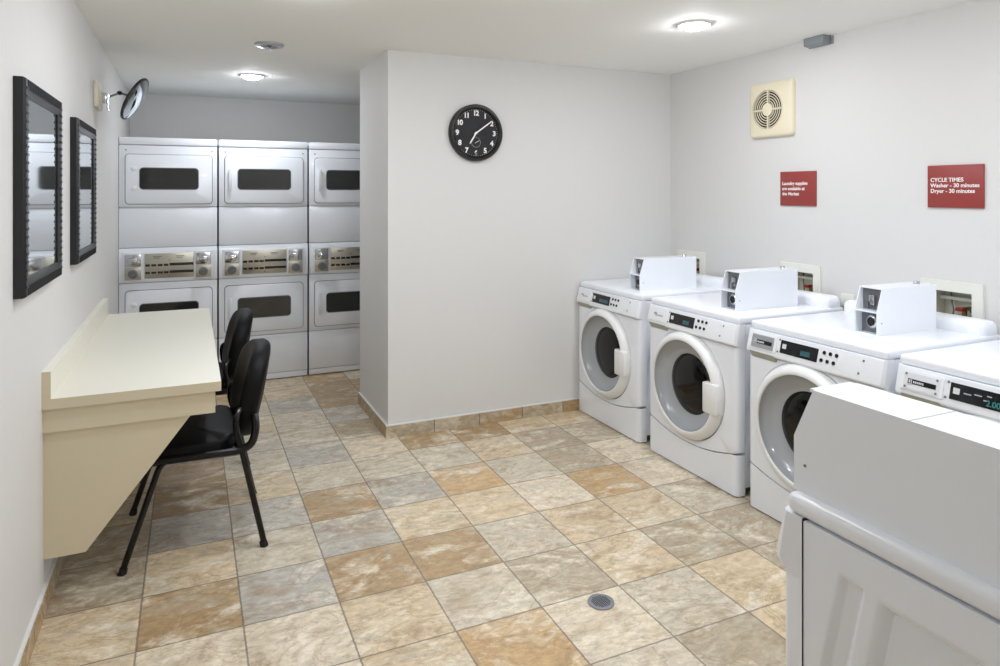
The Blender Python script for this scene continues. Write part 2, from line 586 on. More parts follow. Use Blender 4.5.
DX, DZ = -0.05, 1.41           # centre of the door
WS = 0.94                        # width of the wall washers


def seam_z(x):
    return 0.475 + 0.15 * min(1, abs(x) / 1.0) ** 2


def sstep(a, b, v):
    t = max(0, min(1, (v - a) / (b - a)))
    return t * t * (3 - 2 * t)


def side_depth(y, z):
    """embossing of the right side panel: slanted narrow recess and a big recessed field"""
    d = 0.0
    yc = 0.475 - (2.36 - z) * 0.21            # slanted strip centre line
    e = min(0.07 - abs(y - yc), (2.38 - z) * 0.7, (z - 0.75) * 0.7)
    d = max(d, sstep(0.0, 0.022, e) * 0.034)
    yl = 0.63 - (2.36 - z) * 0.20
    e2 = min(y - yl, 1.95 - y, 2.37 - z, z - 0.4)
    d = max(d, sstep(0.0, 0.085, e2) * 0.075)
    return d


def washer(loc, rz, label, mark, box=None, scale=1.0, fineside=False):
    t = thing('front_load_washer', label, 'washing machine', loc, rz, 'coin operated front load washers', scale)

    def cabinet(bm):
        add_box(bm, -1.125, 1.085, 0.34, 2.2, 0.13, 2.57)
        for b_ in ((-1.125, -1.10, 0.13, 2.57), (1.06, 1.085, 0.13, 2.57), (-1.10, 1.06, 0.13, 0.2), (-1.10, 1.06, 2.52, 2.57)):
            add_box(bm, b_[0], b_[1], 0.165, 0.34, b_[2], b_[3])
        ny, nz = (130, 120) if fineside else (36, 40)
        ys = [0.172 + (2.195 - 0.172) * i / ny for i in range(ny + 1)]
        zs = [0.13 + (2.565 - 0.13) * i / nz for i in range(nz + 1)]
        g = [[bm.verts.new((1.14 - side_depth(y, z), y, z)) for z in zs] for y in ys]
        for i in range(ny):
            for j in range(nz):
                bm.faces.new((g[i][j], g[i + 1][j], g[i + 1][j + 1], g[i][j + 1]))
        for i in range(ny):
            for j, zz in ((0, zs[0]), (nz, zs[-1])):
                a, b = g[i][j], g[i + 1][j]
                bm.faces.new((a, b, bm.verts.new((1.085, ys[i + 1], zz)), bm.verts.new((1.085, ys[i], zz))))
        for j in range(nz):
            for i, yy in ((0, ys[0]), (ny, ys[-1])):
                a, b = g[i][j], g[i][j + 1]
                bm.faces.new((a, b, bm.verts.new((1.085, yy, zs[j + 1])), bm.verts.new((1.085, yy, zs[j]))))
    part('cabinet', 'enamel', t, cabinet, angle=60)
    part('base', 'gap', t, lambda bm: add_box(bm, -1.08, 1.08, 0.18, 2.15, 0.04, 0.14))
    for fx in (-0.98, 0.98):
        for fy in (0.2, 2.05):
            part('foot', 'black', t, lambda bm: add_cyl(bm, (fx, fy, 0), (fx, fy, 0.08), 0.07, 0.05, 14))
    part('gasket', 'gap', t, lambda bm: add_box(bm, -1.1, 1.1, 0.10, 0.19, 0.2, 2.5) if False else add_lathe(bm, [(0.90, 0.03), (0.80, 0.03)], (DX, 0, DZ), (0, 1, 0), 64))

    prof = [(0.0, 1.06), (0.012, 1.10), (0.035, 1.128), (0.07, 1.142), (0.165, 1.145)]   # (y, half width): rounded front edges

    K = 1.0 if fineside else 1 / WS

    def lathe_door(bm, prof_):
        add_lathe(bm, prof_, (DX, 0, DZ), (0, 1, 0), 72)
        for v in bm.verts: v.co.x = DX + (v.co.x - DX) * K

    def front(bm):
        n, cz, rad = 128, DZ, 0.885
        angs = sorted([2 * PI * i / n for i in range(n)])

        def ray(a):
            dx, dz = math.cos(a), math.sin(a)
            best = 9
            if abs(dx) > 1e-6: best = min(best, (1.06 - DX * (1 if dx > 0 else -1)) / abs(dx))
            if dz > 1e-6: best = min(best, (2.235 - cz) / dz)
            if dz < 0:
                s = 0.0
                while s < best:
                    if cz + dz * s <= seam_z(DX + dx * s) + 0.012: break
                    s += 0.004
                best = min(best, s)
            return DX + dx * best, cz + dz * best
        r0, r1, r2 = [], [], []
        outer = [[] for _ in prof]
        for a in angs:
            bx, bz = ray(a)
            rb = math.hypot(bx - DX, bz - cz)
            rr = min(rad, rb * 0.985)
            r0.append(bm.verts.new((DX + math.cos(a) * min(rr * K, rb * 0.985) * 0.97, 0.05, cz + math.sin(a) * rr * 0.97)))
            r1.append(bm.verts.new((DX + math.cos(a) * min(rr * K, rb * 0.985), 0.0, cz + math.sin(a) * rr)))
            for k, (py, hw) in enumerate(prof):
                outer[k].append(bm.verts.new((bx / 1.06 * hw, py, bz)))
        for A, B in [(r0, r1), (r1, outer[0])] + list(zip(outer, outer[1:])):
            for i in range(n):
                j = (i + 1) % n
                bm.faces.new((A[i], A[j], B[j], B[i]))
    part('front_panel', 'enamel', t, front)

    def kick(bm):
        xs = [-1 + 2 * i / 40 for i in range(41)]
        cols = []
        for x in xs:
            col = []
            for (py, hw) in prof:
                X = x * hw
                col.append((bm.verts.new((X, py, 0.02)), bm.verts.new((X, py, seam_z(x * 1.06) - 0.006))))
            cols.append(col)
        for a, b in zip(cols, cols[1:]):
            bm.faces.new((a[0][0], b[0][0], b[0][1], a[0][1]))
            for k in range(len(prof) - 1):
                bm.faces.new((a[k][1], b[k][1], b[k + 1][1], a[k + 1][1]))
                bm.faces.new((a[k][0], b[k][0], b[k + 1][0], a[k + 1][0]))
        for col in (cols[0], cols[-1]):
            for k in range(len(prof) - 1):
                bm.faces.new((col[k][0], col[k][1], col[k + 1][1], col[k + 1][0]))
    part('kick_panel', 'enamel', t, kick)

    # door
    d = part('door', 'ring', t, lambda bm: lathe_door(bm, [(0.86, 0.03), (0.865, -0.01), (0.848, -0.05), (0.81, -0.092), (0.775, -0.115), (0.748, -0.122), (0.73, -0.117), (0.722, -0.10)]), label='white round door ring')
    part('bowl', 'bowl', d, lambda bm: lathe_door(bm, [(0.723, -0.10), (0.715, -0.06), (0.69, -0.01), (0.64, 0.045), (0.57, 0.08), (0.485, 0.09)]), label='grey recessed door bowl')
    part('glass', 'darkglass', d, lambda bm: lathe_door(bm, [(0.49, 0.089), (0.47, 0.072), (0.36, 0.045), (0.2, 0.025), (0.0, 0.018)]), label='dark round door glass')

    def handle(bm):
        pts = [(0.53, -0.235), (0.53, 0.235)] + [(0.86 * math.cos(R(a)), 0.86 * math.sin(R(a))) for a in (15.8, 12, 6, 0, -6, -12, -15.8)]
        add_prism(bm, pts, lambda u, v, ww: (DX + u * K, ww, DZ - 0.03 + v), -0.145, -0.02, 0.025, 2)
    part('handle', 'ring', d, handle)

    # control panel
    def panel(bm):
        poly = [(0.165, 2.575), (0.012, 2.575), (0.004, 2.55), (-0.055, 2.315), (-0.058, 2.285), (-0.045, 2.262), (0.01, 2.245), (0.03, 2.225), (0.165, 2.225)]
        secs = [(-1.145, 0.72), (-1.12, 0.93), (-1.075, 1.0), (1.075, 1.0), (1.12, 0.93), (1.145, 0.72)]
        rings = [[bm.verts.new((x, 0.165 + (y - 0.165) * k, z)) for y, z in poly] for x, k in secs]
        for A, B in zip(rings, rings[1:]):
            for i in range(len(poly) - 1):
                bm.faces.new((A[i], A[i + 1], B[i + 1], B[i]))
        bm.faces.new(rings[0]); bm.faces.new(rings[-1])
    cp = part('control_panel', 'plastic', t, panel, angle=25)
    dr = part('detergent_drawer', 'plastic', t, lambda bm: panel_plate(bm, -1.06, -0.545, 0.02, 0.93, 0.0, 0.014, 0.012))
    part('drawer_pull', 'greyrecess', dr, lambda bm: add_prism(bm, rrect(-1.05, -0.56, 2.19, 2.285, 0.03, 4), lambda u, v, ww: (u, ww + (2.285 - v) * 0.6, v), -0.062, -0.045), label='grey recessed drawer pull')
    part('display', 'display', cp, lambda bm: panel_plate(bm, -0.47, 0.17, 0.10, 0.82, 0.0, 0.008), label='black display window')
    part('display_symbol', 'mark', cp, lambda bm: panel_plate(bm, -0.435, -0.365, 0.30, 0.56, 0.008, 0.010))
    for i in range(3):
        for j in range(2):
            part('button', 'display', cp, lambda bm: panel_disc(bm, 0.27 + i * 0.097 - j * 0.03, 0.22 + j * 0.42, 0.024, 0.0, 0.012), label='small black button')
    for sx, st in ((0.86, 0.14), (0.815, 0.80), (-0.50, 0.12), (-0.515, 0.80)):
        part('screw', 'greymetal', cp, lambda bm: panel_disc(bm, sx, st, 0.014, 0.0, 0.006, 10), label='small grey screw')
    if mark in ('plate', 'badge'):
        bd = part('badge', 'badge' if mark == 'plate' else 'badgewhite', dr, lambda bm: panel_plate(bm, -1.01, -0.59, 0.12, 0.86, 0.014, 0.02, 0.008), label='rectangular metal maker plate with dark strip')
        part('badge_strip', 'display', bd, lambda bm: panel_plate(bm, -0.96, -0.62, 0.40, 0.62, 0.020, 0.0225))
        def logo(bm):
            for a in ((-0.965, -0.905, 0.36, 0.40), (-0.965, -0.905, 0.62, 0.66), (-0.965, -0.955, 0.36, 0.66), (-0.915, -0.905, 0.36, 0.66)):
                panel_plate(bm, *a, 0.0225, 0.0245)
            panel_plate(bm, -0.945, -0.925, 0.44, 0.58, 0.0225, 0.0245)
            for i in range(6):
                panel_plate(bm, -0.89 + i * 0.022, -0.875 + i * 0.022, 0.47, 0.57, 0.0225, 0.0245)
        part('badge_mark', 'mark', bd, logo, label='pale boxed mark and short line of lettering')
        if mark == 'badge':
            for sx in (-0.985, -0.615):
                for st in (0.2, 0.78):
                    part('badge_screw', 'greymetal', bd, lambda bm: panel_disc(bm, sx, st, 0.013, 0.02, 0.025, 10))
    else:
        def script(bm):
            k = 0.241
            add_prism(bm, [(-0.87 + 0.05 * math.cos(2 * PI * i / 16), 0.42 * k + 0.022 * math.sin(2 * PI * i / 16)) for i in range(16)], lambda u, v, ww: panel_pt(u, v / k, ww), 0.014, 0.017)
            for i in range(9):
                hgt = 0.16 if i in (0, 1, 5) else 0.10
                panel_plate(bm, -0.865 + i * 0.024, -0.850 + i * 0.024, 0.58 - hgt, 0.58, 0.014, 0.017)
        part('maker_mark', 'greymark', dr, script, label='small grey maker mark')
    if mark == 'badge':
        o = panel_pt(-0.08, 0.72, 0.011)
        ex = (1, 0, 0); a, b = Vector(panel_pt(0, 0)), Vector(panel_pt(0, 1))
        text('digits', '2.00', 0.085, 'teal', cp, axes(o, ex, a - b), 0.001, label='teal lit digits')
        part('display_lines', 'greymark', cp, lambda bm: [panel_plate(bm, x0, x1, t0, t0 + 0.05, 0.008, 0.0095) for x0, x1, t0 in ((-0.32, -0.24, 0.42), (-0.21, -0.13, 0.36), (-0.08, -0.03, 0.30), (-0.11, -0.07, 0.5))])
    else:
        part('display_readout', 'tealdim', cp, lambda bm: panel_plate(bm, -0.11 if mark != 'script_lit' else -0.2, 0.05 if mark != 'script_lit' else 0.12, 0.42, 0.68, 0.008, 0.0095), label='dim teal readout')
    # top
    part('lid', 'lid', t, lambda bm: add_box(bm, -1.145, 1.145, 0.05, 2.26, 2.575, 2.69, 0.04, 3))
    part('rear_rim', 'lid', t, lambda bm: add_box(bm, -1.12, 1.12, 1.9, 2.26, 2.6, 2.87, 0.1, 4))
    if box:
        x1, y0, ln = box
        x0 = x1 - 0.355
        za, zk, zt = 2.69, 3.0, 3.295
        y1 = y0 + ln
        th = 0.016
        side = [(y0, za), (y0, zk), (y0 + (0.135 if fineside else 0.1), zt), (y1, zt), (y1, za)]

        def shell(bm):
            for xx in (x0, x1 - th):
                add_prism(bm, side, lambda u, v, ww: (ww, u, v), xx, xx + th)
            add_box(bm, x0 + th, x1 - th, y0 + 0.1, y1, zt - th, zt)
            add_box(bm, x0 + th, x1 - th, y1 - th, y1, za, zt - th)
            add_box(bm, x0 + th, x1 - th, y0, y1, za, za + th)
        cb = part('coin_box', 'enamel', t, shell)
        part('shelf', 'enamel', cb, lambda bm: add_box(bm, x0 + th, x1 - th, y0 - 0.004, y0 + 0.2, zk - 0.02, zk))
        part('back_plate', 'greymetal', cb, lambda bm: (add_box(bm, x0 + th, x1 - th, y0 + 0.15, y0 + 0.17, zk, zt - th), add_box(bm, x0 + th, x1 - th, y0 + 0.13, y0 + 0.15, za + th, zk - 0.02)), label='grey metal plates inside the coin box')
        xc = (x0 + x1) / 2
        part('coin_slide', 'chrome', cb, lambda bm: (add_box(bm, xc - 0.045, xc + 0.045, y0 + 0.1, y0 + 0.15, zk + 0.06, zk + 0.2, 0.02), add_box(bm, xc - 0.012, xc + 0.012, y0 + 0.06, y0 + 0.12, zk + 0.02, zk + 0.12)), label='chrome coin slide')
        lk = part('lock', 'chrome', cb, lambda bm: add_lathe(bm, [(0.085, 0.13), (0.085, 0.09), (0.06, 0.075), (0.055, 0.09), (0.0, 0.09)], (xc + 0.02, y0, za + 0.16), (0, 1, 0), 24), label='round chrome lock')
        part('lock_core', 'black', lk, lambda bm: add_lathe(bm, [(0.05, 0.088), (0.05, 0.065), (0.0, 0.06)], (xc + 0.02, y0, za + 0.16), (0, 1, 0), 18))
        part('top_lock', 'chrome', cb, lambda bm: add_cyl(bm, (xc, y1 - 0.16, zt), (xc, y1 - 0.16, zt + 0.035), 0.045, 0.035, 16))
        part('box_screw', 'greymetal', cb, lambda bm: add_cyl(bm, (x1, y0 + 0.08, za + 0.16), (x1 + 0.006, y0 + 0.08, za + 0.16), 0.008, 0.008, 10))
        if fineside:
            part('top_seam', 'greymark', cb, lambda bm: add_box(bm, x0, x1, y0 + 0.698, y0 + 0.702, zt - 0.004, zt + 0.0015), label='thin seam across the box top')
    t.scale = (scale * (1 if fineside else WS), scale, scale)
    return t


XF = 7.87
RW = -PI / 2
for yl, label, mark, box in (
        (6.72, 'white front load washer at the far end of the row, against the clock wall', 'script_lit', (0.77, 0.27, 1.33)),
        (4.30, 'second white front load washer from the clock wall, between two others', 'script', (0.72, 0.355, 1.32)),
        (1.93, 'third white front load washer with grey maker plate, partly behind the foreground machine', 'plate', (0.513, 0.67, 1.17)),
        (-0.36, 'white front load washer cut by the right picture edge with teal digits lit', 'badge', (0.5, 0.5, 1.2))):
    washer((XF, yl - 1.145 * WS, 0), RW, label, mark, box)
washer((3.72 + 1.145 * 1.03, -2.58, 0), PI, 'white washer nearest the camera, seen from its plain side with long coin box', 'script', (1.08, 0.05, 2.0), 1.03, True)


# ------------------------------------------------------------------ stacked dryers
def dryer(x, label, handle_kind):
    t = thing('stacked_dryer', label, 'dryer', (x, 11.75, 0), 0, 'stacked dryers in the alcove')
    W = 2.03
    part('cabinet', 'enamel', t, lambda bm: add_box(bm, 0.012, W - 0.012, 0.06, 2.6, 0.06, 5.74), label='white sheet metal cabinet')
    part('base', 'black', t, lambda bm: add_box(bm, 0.05, W - 0.05, 0.1, 2.5, 0.0, 0.07))
    part('top_trim', 'enamel', t, lambda bm: add_box(bm, 0, W, -0.02, 2.62, 5.62, 5.79, 0.025))
    part('upper_panel', 'enamel', t, lambda bm: add_box(bm, 0, W, 0, 0.07, 4.215, 5.61, 0.015))
    part('middle_panel', 'enamel', t, lambda bm: add_box(bm, 0, W, 0, 0.07, 3.30, 4.195, 0.015))
    cp = part('control_panel', 'enamel', t, lambda bm: (add_prism(bm, [(0.07, 2.52), (-0.03, 2.52), (-0.045, 2.55), (-0.045, 3.18), (0.0, 3.285), (0.07, 3.285)], lambda u, v, ww: (ww, u, v), 0, W)))
    part('lower_panel', 'enamel', t, lambda bm: add_box(bm, 0, W, 0, 0.07, 1.115, 2.50, 0.015))
    part('kick_panel', 'enamel', t, lambda bm: (add_box(bm, 0, W, 0, 0.07, 0.17, 1.095, 0.012), add_box(bm, 0, W, 0.01, 0.07, 0.02, 0.155, 0.012)))
    for zz, nm in ((4.29, 'upper'), (1.225, 'lower')):
        z0, z1 = (4.285, 5.40) if nm == 'upper' else (1.215, 2.33)
        wz0, wz1 = (z0 + 0.335, z0 + 0.81)
        part('door_gasket', 'seam', t, lambda bm: add_rplate(bm, 0.118, 1.932, z0 - 0.014, z1 + 0.014, 0.09, -0.004, 0.03), label='grey gap around the %s door' % nm)
        d = part('door', 'enamel', t, lambda bm: add_prism(bm, rrect(0.132, 1.918, z0, z1, 0.08), lambda u, v, ww: (u, ww, v), -0.045, 0.02, 0.012, 2), label='white rectangular %s door' % nm)
        wf = part('window_frame', 'seam', d, lambda bm: add_rplate(bm, 0.405, 1.635, wz0 - 0.015, wz1 + 0.015, 0.085, -0.05, -0.02))
        part('window', 'drywin', d, lambda bm: add_rplate(bm, 0.42, 1.62, wz0, wz1, 0.075, -0.053, -0.03), label='dark rounded window')
        zc = (z0 + z1) / 2 + 0.02
        if handle_kind == 'bar':
            part('door_handle', 'plastic', d, lambda bm: (add_box(bm, 0.21, 0.28, -0.12, -0.09, zc - 0.26, zc + 0.26, 0.02), add_box(bm, 0.22, 0.27, -0.095, -0.04, zc - 0.25, zc - 0.17), add_box(bm, 0.22, 0.27, -0.095, -0.04, zc + 0.17, zc + 0.25)))
        else:
            for s in (-1, 1):
                part('door_hinge', 'plastic', d, lambda bm: add_lathe(bm, [(0.06, 0), (0.06, -0.012), (0.04, -0.02), (0, -0.024)], (0.30, -0.04, zc + s * 0.22), (0, 1, 0), 20), label='round white knob on the door')
    for px in (0.14, 1.92):
        part('screw', 'greymetal', t, lambda bm: add_cyl(bm, (px, 0.0, 5.5), (px, -0.008, 5.5), 0.016, 0.016, 10))
    # coin meters
    for x0 in (0.11, 1.555):
        f = part('meter_housing', 'plastic', cp, lambda bm: add_box(bm, x0 - 0.025, x0 + 0.375, -0.10, -0.03, 2.555, 3.2, 0.02), label='white coin meter housing')
        part('coin_slide', 'chrome', f, lambda bm: (add_box(bm, x0 + 0.01, x0 + 0.34, -0.13, -0.09, 2.88, 3.16, 0.02), add_box(bm, x0 + 0.08, x0 + 0.27, -0.2, -0.12, 2.94, 3.08, 0.025), add_box(bm, x0 + 0.12, x0 + 0.23, -0.25, -0.19, 2.99, 3.03, 0.008)), label='chrome coin slide')
        part('lock_plate', 'steel', f, lambda bm: add_box(bm, x0 + 0.01, x0 + 0.34, -0.115, -0.09, 2.585, 2.865, 0.006), label='square steel lock plate')
        part('lock_ring', 'greymetal', f, lambda bm: add_lathe(bm, [(0.10, -0.11), (0.10, -0.145), (0.075, -0.15), (0.07, -0.125), (0.035, -0.125), (0.03, -0.15), (0, -0.15)], (x0 + 0.175, 0, 2.72), (0, 1, 0), 24), label='round lock')
    pl = part('instruction_plate', 'steel', cp, lambda bm: add_box(bm, 0.515, 1.525, -0.062, -0.04, 2.60, 3.16, 0.004), label='brushed steel instruction plate')

    def strips(bm):
        for zz in (2.905, 2.735):
            add_box(bm, 1.02, 1.515, -0.065, -0.06, zz - 0.03, zz + 0.03)
            for i, (a, b) in enumerate(((0.53, 0.62), (0.65, 0.75), (0.78, 0.88), (0.90, 1.0))):
                add_box(bm, a, b, -0.065, -0.06, zz - 0.034, zz + 0.016)
    part('black_strips', 'display', pl, strips, label='two black printed strips')
    part('plate_print', 'greymetal', pl, lambda bm: [add_box(bm, a, b, -0.0635, -0.06, z0, z0 + 0.02) for a, b, z0 in ((0.68, 0.86, 3.08), (0.70, 0.82, 3.045), (1.15, 1.33, 3.08), (1.17, 1.30, 3.045))] and [add_cyl(bm, (1.02, -0.06, z), (1.02, -0.066, z), 0.016, 0.016, 10) for z in (3.0, 2.64)], label='small grey print and two dots')
    return t


dryer(-0.965, 'white stacked dryer against the left wall, its lower part behind the desk', 'knob')
dryer(1.10, 'white stacked dryer in the middle of the three, behind the chairs', 'bar')
dryer(3.17, 'white stacked dryer on the right, partly hidden by the clock wall', 'bar')


# ------------------------------------------------------------------ desk
def desk():
    t = thing('wall_desk', 'long cream laminate folding desk fixed to the left wall', 'desk', (XL, 3.12, 0))
    X1 = 0.822 - XL
    L = 8.79 - 3.12
    part('top', 'desktop', t, lambda bm: add_box(bm, 0, X1, 0.004, L, 2.2, 2.303), label='pale laminate desk top')
    part('top_edge', 'desk', t, lambda bm: (add_box(bm, 0, X1, 0, 0.004, 2.19, 2.301), add_box(bm, X1, X1 + 0.004, 0, L, 2.19, 2.301)), label='cream edge band of the top')
    part('backsplash', 'desktop', t, lambda bm: add_box(bm, 0, 0.085, 0.004, L, 2.303, 2.60), label='raised strip along the wall')
    part('backsplash_end', 'desk', t, lambda bm: add_box(bm, 0, 0.085, 0, 0.004, 2.303, 2.60))
    part('apron', 'desk', t, lambda bm: (add_box(bm, 0, X1 - 0.06, 0.05, 0.11, 1.925, 2.2), add_box(bm, X1 - 0.12, X1 - 0.06, 0.11, L - 0.05, 1.925, 2.2)), label='cream board under the top')
    poly = [(0, 0.535), (0.40, 0.535), (1.50, 1.96), (1.50, 2.0), (0, 2.0)]
    for yy in (0.09, L - 0.2):
        part('bracket', 'desk', t, lambda bm: add_prism(bm, poly, lambda u, v, ww: (u, ww, v), yy, yy + 0.1), label='cream slanted support bracket')


desk()


# ------------------------------------------------------------------ chairs
def make_chair(label, loc):
    """front faces local -y; local x is the chair's width; origin on the floor under the seat centre"""
    t = thing('stacking_chair', label, 'chair', loc, -PI / 2, 'black chairs at the desk')
    r = 0.038
    hw = 0.83
    # local y = X - Xc
    for s in (-1, 1):
        x = s * hw
        part('front_leg', 'tube', t, lambda bm: add_tube(bm, smooth_path([(x, -0.82, 0.02), (x, -0.42, 1.22), (x * 0.96, -0.30, 1.30)], 0.1), r))
        part('rear_leg', 'tube', t, lambda bm: add_tube(bm, smooth_path([(x, 0.79, 0.02), (x, 0.53, 1.22), (x * 0.99, 0.45, 1.52), (x * 0.93, 0.45, 1.70), (x * 0.7, 0.58, 1.80)], 0.1), r))
        for fy in (-0.82, 0.79):
            part('foot_cap', 'black', t, lambda bm: add_cyl(bm, (x, fy, 0), (x, fy - 0.02 * (1 if fy > 0 else -1), 0.07), 0.05, 0.046, 12))
        part('side_rail', 'tube', t, lambda bm: add_tube(bm, smooth_path([(x * 0.97, -0.52, 1.27), (x, 0.50, 1.27), (x, 0.64, 1.33), (x * 0.98, 0.69, 1.52), (x * 0.85, 0.68, 1.66)], 0.16, 7), 0.05))
    part('cross_rail', 'tube', t, lambda bm: (add_tube(bm, [(-hw, 0.47, 1.27), (hw, 0.47, 1.27)], r * 0.9), add_tube(bm, [(-hw, -0.40, 1.25), (hw, -0.40, 1.25)], r * 0.9)))

    def seat(bm):
        # rounded pad, slightly dished
        n, mrows = 40, 5
        rings = []
        zz = [(1.215, 0.96), (1.23, 1.0), (1.37, 1.0), (1.405, 0.97), (1.42, 0.9)]
        for z, k in zz:
            ring = []
            for i in range(n):
                a = 2 * PI * i / n
                c_, s_ = math.cos(a), math.sin(a)
                e = 0.42
                px = math.copysign(abs(c_) ** e, c_) * 0.79 * k
                py = math.copysign(abs(s_) ** e, s_) * 0.59 * k - 0.11
                ring.append(bm.verts.new((px, py, z + (0.03 if py > 0.3 else 0.0))))
            rings.append(ring)
        c2 = bm.verts.new((0, -0.08, 1.41)); c1 = bm.verts.new((0, -0.08, 1.215))
        for A, B in zip(rings, rings[1:]):
            for i in range(n): bm.faces.new((A[i], A[(i + 1) % n], B[(i + 1) % n], B[i]))
        for i in range(n):
            bm.faces.new((rings[-1][i], rings[-1][(i + 1) % n], c2)); bm.faces.new((rings[0][i], c1, rings[0][(i + 1) % n]))
    part('seat', 'vinyl', t, seat, label='black padded seat')

    def back(bm):
        n = 48
        secs = [(-0.5, 0.86), (-0.46, 0.95), (-0.25, 1.0), (0.25, 1.0), (0.46, 0.95), (0.5, 0.86)]
        th = 0.25
        zc, hh, hwid = 1.86, 0.605, 0.72
        rings = []

        def P(u, v, d):
            # u, v in -1..1; d along thickness
            px = u * hwid
            pz = zc + v * hh
            py = 0.66 + 0.12 * v + 0.10 * (1 - u * u) - 0.05 + d * th
            return (px, py, pz)
        for d, k in secs:
            ring = []
            for i in range(n):
                a = 2 * PI * i / n
                c_, s_ = math.cos(a), math.sin(a)
                e = 0.74
                u = math.copysign(abs(c_) ** e, c_) * k
                v = math.copysign(abs(s_) ** e, s_) * k
                ring.append((u, v, d))
            rings.append(ring)
        V = [[bm.verts.new(P(*q)) for q in ring] for ring in rings]
        for A, B in zip(V, V[1:]):
            for i in range(n): bm.faces.new((A[i], A[(i + 1) % n], B[(i + 1) % n], B[i]))
        for ring, V_, sgn in ((rings[0], V[0], -1), (rings[-1], V[-1], 1)):
            prev = V_
            for kk in (0.7, 0.35):
                cur = [bm.verts.new(P(u * kk, v * kk, d * (1.0 + 0.25 * (1 - kk)))) for u, v, d in ring]
                for i in range(n): bm.faces.new((prev[i], prev[(i + 1) % n], cur[(i + 1) % n], cur[i]))
                prev = cur
            c0 = bm.verts.new(P(0, 0, ring[0][2] * 1.25))
            for i in range(n): bm.faces.new((prev[i], prev[(i + 1) % n], c0))
    part('backrest', 'vinyl', t, back, angle=60, label='black padded oval backrest')
    return t


chair0 = make_chair('black padded chair at the near end of the desk, its seat in full view', (0.57, 4.45, 0))


def copy_tree(o, parent=None):
    c = o.copy(); C.objects.link(c); c.parent = parent
    for ch in list(o.children): copy_tree(ch, c)
    return c


chair1 = copy_tree(chair0)
chair1.location = (0.57 * S, 7.3 * S, 0)
chair1['label'] = 'black padded chair at the far end of the desk, mostly behind the nearer chair'


# ------------------------------------------------------------------ mirrors on the left wall
def wall_mirror(y0, y1, z0, z1, label):
    t = thing('framed_mirror', label, 'mirror', (XL, (y0 + y1) / 2, (z0 + z1) / 2), 0, 'black framed mirrors on the left wall')
    hy, hz = (y1 - y0) / 2, (z1 - z0) / 2
    d, fw = 0.10, 0.17

    def frame(bm):
        # four mitred bars with a rounded profile carrying cross ridges
        prof = [(0.0, 0.0), (0.0, 0.75), (0.07, 1.0), (0.6, 1.0), (0.8, 0.9), (1.0, 0.82), (1.0, 0.0)]
        loops = []
        for u, v in prof:
            a, b = hy - fw * u, hz - fw * u
            loops.append([bm.verts.new((d * v, sy * a, sz * b)) for sy, sz in ((-1, -1), (1, -1), (1, 1), (-1, 1))])
        for A, B in zip(loops, loops[1:]):
            for i in range(4): bm.faces.new((A[i], A[(i + 1) % 4], B[(i + 1) % 4], B[i]))
    f = part('frame', 'frame', t, frame, angle=20, label='black ridged frame')

    def ridges(bm):
        p = 0.075
        for sgn in (-1, 1):
            n = int(2 * (hy - fw * 0.3) / p)
            for i in range(n):
                y = -hy + fw * 0.35 + (i + 0.5) * (2 * (hy - fw * 0.35)) / n
                zc = sgn * (hz - fw * 0.36)
                add_cyl(bm, (d * 0.9, y, zc - fw * 0.26), (d * 0.9, y, zc + fw * 0.26), 0.019, 0.019, 8)
            n = int(2 * (hz - fw * 0.3) / p)
            for i in range(n):
                z = -hz + fw * 0.35 + (i + 0.5) * (2 * (hz - fw * 0.35)) / n
                yc = sgn * (hy - fw * 0.36)
                add_cyl(bm, (d * 0.9, yc - fw * 0.26, z), (d * 0.9, yc + fw * 0.26, z), 0.019, 0.019, 8)
    part('ridges', 'frame', f, ridges)
    part('glass', 'mirror', t, lambda bm: add_box(bm, 0.0, 0.07, -hy + fw * 0.9, hy - fw * 0.9, -hz + fw * 0.9, hz - fw * 0.9), label='mirror glass')


wall_mirror(1.82, 3.75, 3.575, 5.60, 'large black framed mirror on the left wall nearest the camera')
wall_mirror(5.03, 6.92, 3.575, 5.55, 'black framed mirror on the left wall nearer the dryers')


def convex_mirror():
    t = thing('convex_mirror', 'small round convex safety mirror on a wall arm above the desk', 'mirror', (XL, 7.85, 6.17))
    part('wall_plate', 'ivoryplate', t, lambda bm: (add_box(bm, 0, 0.07, -0.42, 0.3, -0.2, 0.24, 0.02), add_box(bm, 0.07, 0.085, -0.2, 0.05, -0.1, 0.12, 0.01)), label='ivory wall plate')
    part('bracket', 'chrome', t, lambda bm: (add_box(bm, 0.07, 0.15, 0.0, 0.12, -0.09, 0.09, 0.015), add_cyl(bm, (0.17, 0.06, -0.2), (0.17, 0.06, 0.05), 0.02, 0.02, 10)), label='chrome bracket')
    part('arm', 'greymetal', t, lambda bm: add_tube(bm, smooth_path([(0.13, 0.06, 0.0), (0.33, 0.2, 0.12), (0.50, 0.33, 0.09)], 0.06), 0.017))
    nrm = Vector((0.868, -0.170, -0.457)).normalized()
    o = Vector((0.56, 0.36, 0.045))
    part('knob', 'black', t, lambda bm: add_lathe(bm, [(0, -0.04), (0.04, -0.02), (0.04, 0.02), (0, 0.04)], (0.33, 0.2, 0.12), (0, 0, 1), 14))
    part('rim', 'frame', t, lambda bm: add_lathe(bm, [(0.0, -0.05), (0.37, -0.035), (0.415, -0.02), (0.42, 0.0), (0.41, 0.015), (0.385, 0.02)], o, nrm, 48), label='black rubber rim')
    part('glass', 'mirror', t, lambda bm: add_lathe(bm, [(0.39, 0.016), (0.3, 0.045), (0.2, 0.062), (0.1, 0.073), (0, 0.076)], o, nrm, 48), label='bulging mirror glass')


convex_mirror()


